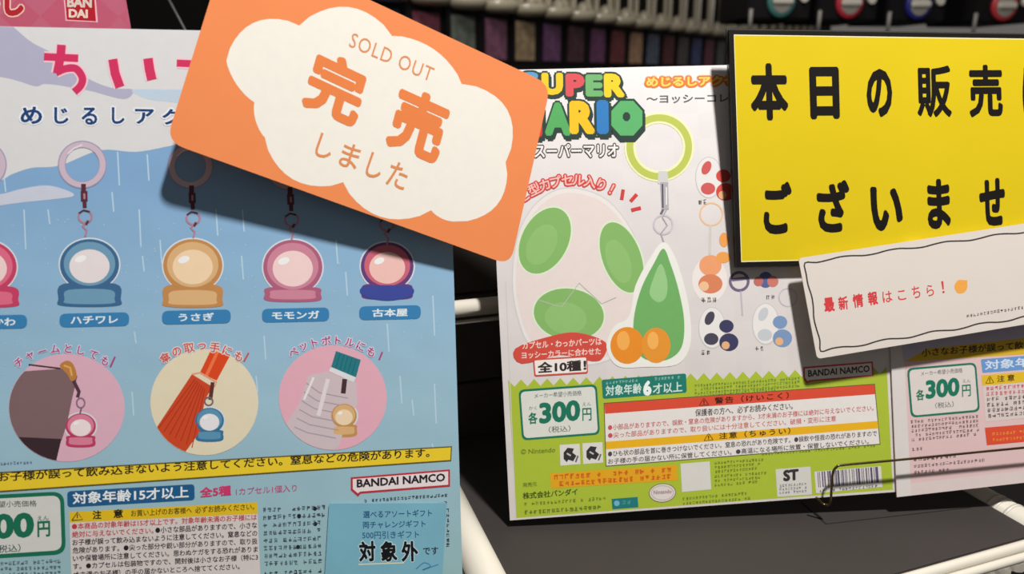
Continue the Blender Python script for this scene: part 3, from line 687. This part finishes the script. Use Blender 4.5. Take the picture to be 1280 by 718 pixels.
P.box((1133.5, 460.5), (1220, 453.2), (1225, 515), (1138.5, 522.5), g, 0, r=.0045); P.box((1136.2, 463), (1217.8, 456), (1222.4, 512.4), (1141, 519.8), (216, 208, 204), 1, r=.0036)
P.text('300', 1157, 499.5, 1199.5, 495, 23.5, g, .045, 2); P.text('各', 1145, 501.5, 1155.5, 500.4, 14, g, .03, 2); P.text('円', 1202.5, 496.5, 1213.5, 495.6, 15, g, .015, 2)
P.text('メーカー希望小売価格', 1151, 470.5, 1203, 466, 6, (100, 100, 98), .004, 2); P.text('（税込）', 1169, 511, 1192, 509, 7.4, (80, 96, 92), .004, 2); P.text('えん', 1203, 479, 1213, 478.2, 4.4, (90, 110, 104), 0, 2)
P.done('green outlined price box')
P = Print(KP, 'small_print', layer=3)
for i in range(5): P.marks(1138+i*.4, 530+i*5.6, 1226-4*(i == 4), 522.5+i*5.6, 4.2, (112, 92, 96))
P.marks(1140, 564.5, 1156, 563, 4.6, (110, 88, 92)); P.marks(1142, 577, 1200, 572, 5.4, (96, 78, 84), wt=.17); P.marks(1142, 585.5, 1232, 577.5, 4.4, (112, 92, 96)); P.marks(1142, 593.5, 1190, 589, 4.4, (112, 92, 96))
P.done()
P = Print(KP, 'age_pill', layer=3)
P.box((1226, 449.5), (1390, 436.5), (1391, 453.5), (1228, 466.5), (104, 150, 206), 0, r=.001); P.text('対象年齢15才以上', 1231, 463, 1380, 451, 12, (206, 220, 236), .022); P.done('light blue pill of white age lettering')
P = Print(KP, 'notice_panel', layer=3)
P.box((1228, 482), (1390, 469), (1393, 513), (1232, 527.5), (214, 200, 196), 0); P.box((1227, 469.5), (1389, 456.5), (1390, 469), (1228, 482.4), (222, 184, 44), 1)
P.text('⚠ 注 意', 1232, 480, 1268, 477, 9, (60, 46, 20), .02, 2)
for i in range(6): P.marks(1232+i*.5, 489+i*6.8, 1388, 476.5+i*6.8, 5.4, (196, 84, 100) if i < 2 else (70, 58, 62), 2)
P.box((1231, 535), (1393, 521), (1395, 542), (1233.5, 557), (214, 78, 52), 1)
for i in range(2): P.marks(1240, 545+i*7.5, 1390, 532+i*7.5, 4.2, (234, 150, 60), 2)
P.done('pale notice panel above an orange box')

# ================================================================ PINK HEADER CARD behind the blue poster
N_L = L_plane[1].cross(L_plane[2])
HP = Sheet(offset_plane(L_plane, [(0, 20, -.03), (160, 20, -.03), (80, 60, -.03)]))
def argyle(nt, tc, col):
    mp_ = nt.nodes.new('ShaderNodeMapping'); mp_.inputs['Rotation'].default_value[2] = math.radians(45)
    ck = nt.nodes.new('ShaderNodeTexChecker'); ck.inputs['Scale'].default_value = 70; ck.inputs['Color1'].default_value = (1, 1, 1, 1); ck.inputs['Color2'].default_value = (1, .62, .72, 1)
    mx = nt.nodes.new('ShaderNodeMix'); mx.data_type = 'RGBA'; mx.blend_type = 'MULTIPLY'; mx.inputs[0].default_value = 1
    nt.links.new(tc.outputs['Object'], mp_.inputs[0]); nt.links.new(mp_.outputs[0], ck.inputs['Vector']); nt.links.new(col, mx.inputs[6]); nt.links.new(ck.outputs[0], mx.inputs[7]); return mx.outputs[2]
vt = HP.uv(80, -40).y
M_arg = poster_material('pink_argyle_print', [(vt-.3, (170, 78, 104)), (vt, (186, 104, 126))], 1, .05, argyle)
foot = HP.uv(80, 20).y
def foot_px(x):
    u = HP.uv(x, 700).x; P_ = HP.O+HP.U*u; P_ = P_+HP.V*((.0012-P_.z)/HP.V.z)-CAM
    return (640+FPX*P_.dot(RGT)/P_.dot(FWD), 359-FPX*P_.dot(UPV)/P_.dot(FWD))
hd = HP.body('pink_header_card', [foot_px(-60), foot_px(188), (163, 34), (157, 0), (150, -45), (-60, -42)], .001, M_arg, r=.002)
tag(hd, 'pink argyle card with a red emblem above the blue poster', 'card')
P = Print(HP, 'emblem', layer=2)
P.box((79, -10), (119, -10), (122.5, 28), (82, 26), (232, 176, 190), 0); P.box((81, -8), (117.5, -8), (120, 26.6), (83.6, 24.6), (176, 26, 40), 1)
P.text('BAN', 84, 9, 115, 9.8, 13, (214, 196, 186), .05, 2); P.text('DAI', 86, 22, 110, 22.8, 11, (226, 206, 192), .05, 2); P.done('red square emblem')
P = Print(HP, 'title_lettering', layer=2)
P.halo('めし', -30, 19, 30, 20.5, 34, (176, 34, 48), (232, 196, 178), 2.2, .06); P.done('red lettering')

# ================================================================ ORANGE CARD
OP = Sheet(offset_plane(L_plane, [(208, 176, .0175), (567, 304, .0080), (288, -80, .0190)]))
M_or = material('orange_card_print', (242, 144, 88), .5, spec=.25, noise=.03, nscale=60)
oc_ = OP.body('orange_card', [(207.5, 177), (638, 332), (688.5, 106), (288, -82)], .0008, M_or, r=.009, edge=M_paper)
tag(oc_, 'orange SOLD OUT card with a white cloud, overlapping the blue poster', 'sign')
P = Print(OP, 'cloud_print', layer=1)
def bump(a, b, h, n=10):
    """an arc from a to b bulging h pixels to the left of the direction"""
    dx, dy = b[0]-a[0], b[1]-a[1]; l = math.hypot(dx, dy); nx, ny = dy/l, -dx/l
    return [(a[0]+dx*t+nx*h*math.sin(math.pi*t)**.75, a[1]+dy*t+ny*h*math.sin(math.pi*t)**.75) for t in (k/n for k in range(n))]
cl = bump((283, 76), (374, 32), 28) + bump((374, 32), (490, 45), 30) + bump((490, 45), (577, 105), 16) + bump((577, 105), (632, 203), 34) + bump((632, 203), (570, 277), 26) + bump((570, 277), (539, 263), 4) + bump((539, 263), (429, 228), 27) + bump((429, 228), (331, 172), 28) + bump((331, 172), (318, 128), 5) + bump((318, 128), (283, 76), 6)
P.poly(cl, (244, 240, 230), 0)
P.done('cream white cloud')
OPU = (.31, -.95)
P = Print(OP, 'small_lettering', layer=3); P.up = OPU
P.text('SOLD OUT', 435.5, 58, 538, 102.5, 18.5, (226, 146, 92), .0, sp=1.12)
P.done('orange lettering SOLD OUT')
P = Print(OP, 'large_lettering', layer=3); P.up = OPU
oi = (236, 134, 74)
P.text('完', 375, 132, 443, 163, 80, oi, .042, up=(.27, -.95)); P.text('売', 480, 181, 545, 209, 84, oi, .042, up=(.25, -.95))
P.done('big orange characters')
P = Print(OP, 'kana_lettering', layer=3); P.up = OPU
P.text('し', 392, 194, 411, 201, 30, (226, 146, 92), .01); P.text('ま', 422, 206, 444, 214, 31, (226, 146, 92), .01); P.text('し', 455, 219, 473, 226, 31, (226, 146, 92), .01); P.text('た', 481, 230, 504, 239, 32, (226, 146, 92), .01)
P.done('orange kana line')
def pad(sheet, x, y, depth, back):
    u = sheet.uv(x, y); me = box_mesh('adhesive_pad', (u.x-.007, u.y-.007, -depth), (u.x+.007, u.y+.007, -back), .0005)
    return link('adhesive_pad', me, sheet.obj, material('white_foam', (220, 220, 215), .9))
pad(OP, 500, 190, .0095, .0008)

# ================================================================ YELLOW SIGN
YP = Sheet(offset_plane(R_plane, [(912, 38, .0200), (922, 332, .0062), (1270, 42, .0200)]))
M_yel = material('yellow_print', (224, 198, 26), .4, spec=.35, noise=.06, nscale=10)
M_blk = material('black_print', (24, 21, 20), .4)
M_acr = material('clear_acrylic_edge', (150, 155, 150), .1, spec=.6, trans=.85)
ys = YP.body('yellow_sign', [(920.5, 333.5), (1420, 322), (1420, 45), (911, 37.5)], .0022, M_blk)
tag(ys, 'yellow sign with a black border and big black characters, at the upper right', 'sign')
me_pts = [YP.uv(*q) for q in ((920, 335), (1420, 323.5), (1420, 42.5), (909.5, 35))]
me = bpy.data.meshes.new('acrylic_sleeve'); bm = bmesh.new()
ob = [bm.verts.new((q.x, q.y, -.0022)) for q in me_pts]; ib = [bm.verts.new((q.x, q.y, -.0040)) for q in me_pts]
bm.faces.new(ob); bm.faces.new(ib[::-1])
for i in range(4): bm.faces.new((ob[(i+1) % 4], ob[i], ib[i], ib[(i+1) % 4]))
bmesh.ops.recalc_face_normals(bm, faces=bm.faces); bm.to_mesh(me); bm.free(); link('acrylic_backing', me, ys, M_acr)
P = Print(YP, 'yellow_field', layer=1)
oy = [(921, 333), (1420, 321.5), (1420, 45.5), (911.5, 38)]; iy = [(926.2, 328), (1412, 317), (1412, 50), (916.8, 43)]
P.poly([(926.4, 327.8), (1412.4, 316.8), (1412.4, 50.2), (917.2, 43.2)], M_yel, 0)
P.line([(927, 327.2), (1411.6, 316.2), (1411.6, 50.8), (917.6, 43.8)], 1.4, (246, 240, 190), 1, True)
P.done('yellow field with a thin pale edge line')
P = Print(YP, 'lettering', layer=3); P.up = (-.03, -1)
for ch, x0, x1, y1, h, wt in (('本', 939, 986, 151, 72, .045), ('日', 1013, 1050, 149.5, 66, .05), ('の', 1084, 1116, 147, 61, .045), ('販', 1147, 1190, 147, 65, .03), ('売', 1212, 1254, 147, 66, .032), ('は', 1279, 1320, 147, 64, .035)):
    P.text(ch, x0, y1, x1, y1-.3, h, M_blk, wt)
for ch, x0, x1, y1, h in (('ご', 955, 991, 293.5, 66), ('ざ', 1022, 1063, 291.5, 66), ('い', 1089, 1129, 289.5, 56), ('ま', 1160, 1189, 287, 63), ('せ', 1225, 1257, 283, 60), ('ん', 1290, 1325, 280, 60)):
    P.text(ch, x0, y1, x1, y1-.8, h, M_blk, .046)
P.done('big black characters')
pad(YP, 1150, 250, .0075, .0040)

# ================================================================ WHITE SLIP
WP = Sheet(offset_plane(R_plane, [(999, 325, .0120), (1022, 448, .0135), (1280, 283, .0130)]))
slp = WP.body('white_slip', [(1021.5, 449), (1340, 396), (1340, 270.5), (998, 323)], .0006, material('white_slip_paper', (214, 206, 198), .55, noise=.02, nscale=30), r=.003)
tag(slp, 'white paper slip with wavy black border and red lettering, below the yellow sign', 'sign')
P = Print(WP, 'border', layer=1)
def wav(a, b, n, amp):
    return [(a[0]+(b[0]-a[0])*k/n+(amp*math.sin(k*1.7) if abs(b[0]-a[0]) < 60 else 0), a[1]+(b[1]-a[1])*k/n+(amp*math.sin(k*1.45) if abs(b[0]-a[0]) > 60 else 0)) for k in range(n+1)]
ptsb = wav((1006, 329), (1330, 282.5), 22, 1.5)[:-1] + wav((1330, 282.5), (1332, 388), 8, 1)[:-1] + wav((1332, 388), (1026, 439.5), 22, 1.6)[:-1] + wav((1026, 439.5), (1006, 329), 8, 1.3)[:-1]
ptsb = smooth(ptsb, 3)
P.line(ptsb, 1.9, (58, 54, 52), 0, True); P.done('wavy black border')
P = Print(WP, 'lettering', layer=1); P.up = (-.12, -1)
rd = (206, 62, 66)
for ch, x0, x1, y1, h, wt in (('最', 1031, 1044, 391, 18, .045), ('新', 1049, 1061, 388.5, 17, .03), ('情', 1067, 1080, 385.5, 17, .03), ('報', 1086, 1098, 382.5, 17, .04), ('は', 1104, 1116, 379, 14, .01), ('こ', 1123, 1133, 376, 12, .01), ('ち', 1141, 1151, 373.5, 15, .01), ('ら', 1159, 1168, 371, 14, .01), ('！', 1178, 1181, 367, 15, .01)):
    P.text(ch, x0, y1, x1, y1-(x1-x0)*.15, h, rd, wt)
P.poly(smooth([(1193, 357), (1197, 351), (1202, 350), (1208, 352), (1209, 360), (1205, 366), (1198, 367), (1194, 363)]), (232, 164, 76), 0); P.line([(1200, 354), (1209, 351.6)], 3.4, (232, 164, 76), 1)
P.marks(1208, 397.5, 1284, 386, 4.2, (70, 64, 64)); P.done('red lettering with a small orange hand mark')
pad(WP, 1150, 318, .0046, .0006)

# ================================================================ WIRE STOP in front of the posters
RN = R_plane[1].cross(R_plane[2])
def inR(x, y, g): return hit(x, y, R_plane[0]+RN*g, RN)
wp = [inR(1020, 622, .0035), inR(1030, 631, .005), inR(1037.5, 629, .008), inR(1039.5, 610, .0095), inR(1041, 592, .0105), inR(1046, 584, .0108), inR(1056, 581.5, .0108), inR(1120, 575.6, .0108), inR(1200, 567.8, .0108), inR(1280, 560, .0108), inR(1380, 550.4, .0108)]
wire = link('wire_stop', tube_mesh('wire_stop', curve_pts(wp, 5), .00085, 10), None, material('bronze_wire', (120, 104, 74), .22, metal=1.))
tag(wire, 'thin bent bronze wire across the foot of the pink poster', 'wire')

# thin rod beyond the blue poster's top edge
ra, rb = CAM+ray(205, -12)*.9, CAM+ray(236, 46)*.86
rod = link('thin_rod', tube_mesh('thin_rod', [ra+(ra-rb)*2, rb+(rb-ra)*1.5], .0011, 8), None, material('grey_steel', (150, 150, 152), .35, metal=.8))
tag(rod, 'thin slanting grey rod behind the blue poster, left of the orange card', 'rod')

# ================================================================ CAPSULE MACHINES in the background
M_body = material('machine_black', (18, 16, 17), .6, spec=.15, noise=.1, nscale=5)
M_cup = material('clear_cream_plastic', (188, 178, 154), .2, spec=.6, trans=.2)
HZ = 94.0
def at(px, D): return CAM + ray(px, HZ)*D          # a point at eye height, D along the view axis
A0, A1 = at(600, 3.1), at(860, 4.8)
dirA = (A1-A0).normalized(); nrm = Vector((dirA.y, -dirA.x, 0))
if nrm.dot(CAM-A0) < 0: nrm = -nrm
angA = math.atan2(dirA.y, dirA.x)
pitchA = (A1-A0).length/5.0
cards = [(96, 60, 96), (70, 42, 52), (104, 58, 96), (112, 52, 56), (176, 138, 108), (92, 100, 122), (96, 40, 44), (90, 84, 84), (70, 80, 130), (120, 60, 76), (90, 96, 88), (110, 70, 90), (140, 120, 92)]
cards = cards[3:]+cards[:3]
def machine(name):
    root = bpy.data.objects.new(name, None); COL.objects.link(root)
    W = pitchA
    link('body', box_mesh('body', (-W*.49, 0, -.20), (W*.49, .26, .34), .006), root, M_body)
    for sx in (-1, 1): link('display_card', box_mesh('display_card', (sx*W*.25-W*.17, -.006, -.185), (sx*W*.25+W*.17, -.0005, -.020), .002), root)
    for sx in (-1, 1):
        # a capsule tray: half-round clear cup with a rounded foot, open to the front
        me = bpy.data.meshes.new('capsule_tray'); bm = bmesh.new(); rings = []
        for z, rr in ((0, .55), (.008, .86), (.022, .97), (.05, 1), (.055, .86), (.30, .80)):
            rings.append([bm.verts.new((sx*W*.25+W*.235*rr*math.cos(math.pi*k/12), -W*.24*rr*math.sin(math.pi*k/12)-.001, z)) for k in range(13)])
        for a_, b_ in zip(rings[:4], rings[1:4]):
            for k in range(12): bm.faces.new((a_[k], a_[k+1], b_[k+1], b_[k])).smooth = True
        bm.faces.new(rings[0])
        for k in (1, 4, 7, 10):
            a_, b_ = rings[4], rings[5]; bm.faces.new((a_[k], a_[k+1], b_[k+1], b_[k]))
        bmesh.ops.recalc_face_normals(bm, faces=bm.faces)
        bmesh.ops.solidify(bm, geom=bm.faces[:], thickness=.004); bm.to_mesh(me); bm.free()
        link('capsule_tray', me, root, M_cup)
        bb = bmesh.new(); bmesh.ops.create_uvsphere(bb, u_segments=14, v_segments=8, radius=W*.10)
        for v in bb.verts: v.co += Vector((sx*W*.25, -W*.11, .008+W*.10))
        for f in bb.faces: f.smooth = True
        mm = bpy.data.meshes.new('capsule'); bb.to_mesh(mm); bb.free(); link('tray_boss', mm, root, M_cup)
    return root
proto = machine('capsule_machine')
NA = 14; START = -2
lab = {}
for i in range(NA):
    if i == 0: r_ = proto; kids = [c for c in proto.children]
    else:
        r_ = proto.copy(); COL.objects.link(r_); kids = []
        for ch in list(proto.children):
            c = ch.copy(); COL.objects.link(c); c.parent = r_; kids.append(c)
    p = A0 + dirA*pitchA*(i+START)
    r_.location = (p.x, p.y, .548); r_.rotation_euler = (0, 0, math.atan2(nrm.y, nrm.x)+math.pi/2)
    for c in kids:
        if c.name.startswith('display_card'):
            if i: c.data = c.data.copy()
            q = (2*i+('001' in c.name)+kids.index(c)) % len(cards); c.data.materials.clear(); c.data.materials.append(material('card_print_%d' % q, cards[q], .5, noise=.85, nscale=30))
    ordn = ['nearest', 'second', 'third', 'fourth', 'fifth', 'sixth', 'seventh', 'eighth', 'ninth', 'tenth', 'eleventh', 'twelfth', 'thirteenth', 'fourteenth', 'fifteenth', 'farthest']
    tag(r_, 'blurred black capsule machine with clear trays, %s in the receding row' % (ordn[i] if i < NA-1 else 'farthest'), 'capsule machine', 'capsule machines in the receding row')
rk = link('machine_rack', box_mesh('machine_rack', (-pitchA*2.6, 0.0, -.95), (pitchA*11.6, .25, .3475), .003), None, M_body)
rk.location = (A0.x, A0.y, 0); rk.rotation_euler = (0, 0, math.atan2(nrm.y, nrm.x)+math.pi/2)
# the rack's long side follows the row whichever way its local x runs
if Vector((math.cos(rk.rotation_euler.z), math.sin(rk.rotation_euler.z), 0)).dot(dirA) < 0:
    rk.data.transform(Matrix.Scale(-1, 4, (1, 0, 0))); rk.data.flip_normals()
tag(rk, 'long black rack that carries the receding row of capsule machines', 'rack')

# nearer row behind the yellow sign: dials
M_metal = material('bright_crank', (216, 210, 198), .3, metal=.3)
dial = ((975, 5, 2.25, (60, 110, 104), 'teal'), (1060, 7, 2.3, (168, 40, 56), 'crimson'), (1146, 10, 2.35, (34, 40, 110), 'navy'), (1252, 16, 2.4, (176, 52, 56), 'red'))
def dial_machine():
    root = bpy.data.objects.new('dial_machine', None); COL.objects.link(root)
    link('body', box_mesh('body', (-.108, 0, -.052), (.108, .24, .30), .006), root, M_body)
    me = tube_mesh('dial', [(0, 0, 0), (0, -.012, 0), (0, -.014, 0)], [.047, .047, .040], 32); d = link('dial', me, root)
    link('crank', box_mesh('crank', (-.034, -.028, -.009), (.034, -.013, .010), .004), d, M_metal)
    link('dial_plate', tube_mesh('dial_plate', [(0, -.010, 0), (0, -.0165, 0)], .033, 28), d, material('grey_dial_plate', (150, 146, 138), .4))
    link('coin_knob', tube_mesh('coin_knob', [(.078, 0, .012), (.078, -.012, .012)], .014, 18), root, M_metal)
    link('latch_post', tube_mesh('latch_post', [(-.100, -.006, -.090), (-.100, -.006, -.022)], .006, 10), root, material('grey_post', (130, 126, 120), .4))
    return root
pr = dial_machine(); pos = []
for i, (px, py, D, rgb, nm) in enumerate(dial):
    if i == 0: r_ = pr; kids = list(pr.children)
    else:
        r_ = pr.copy(); COL.objects.link(r_); kids = []
        for ch in list(pr.children):
            c = ch.copy(); COL.objects.link(c); c.parent = r_; kids.append(c)
            for g_ in ch.children:
                q = g_.copy(); COL.objects.link(q); q.parent = c
    p = CAM + ray(px, py)*D; r_.location = (p.x, p.y, .515); pos.append(p)
    r_.rotation_euler = (0, 0, -math.radians(19.5)+math.radians(6)); r_.scale = (.92, 1, 1)
    for c in kids:
        if c.name.startswith('dial') and 'plate' not in c.name:
            if i: c.data = c.data.copy()
            c.data.materials.clear(); c.data.materials.append(material('dial_%s' % nm, rgb, .35))
    tag(r_, 'blurred black capsule machine with a %s dial above the yellow sign' % nm, 'capsule machine', 'capsule machines with dials')
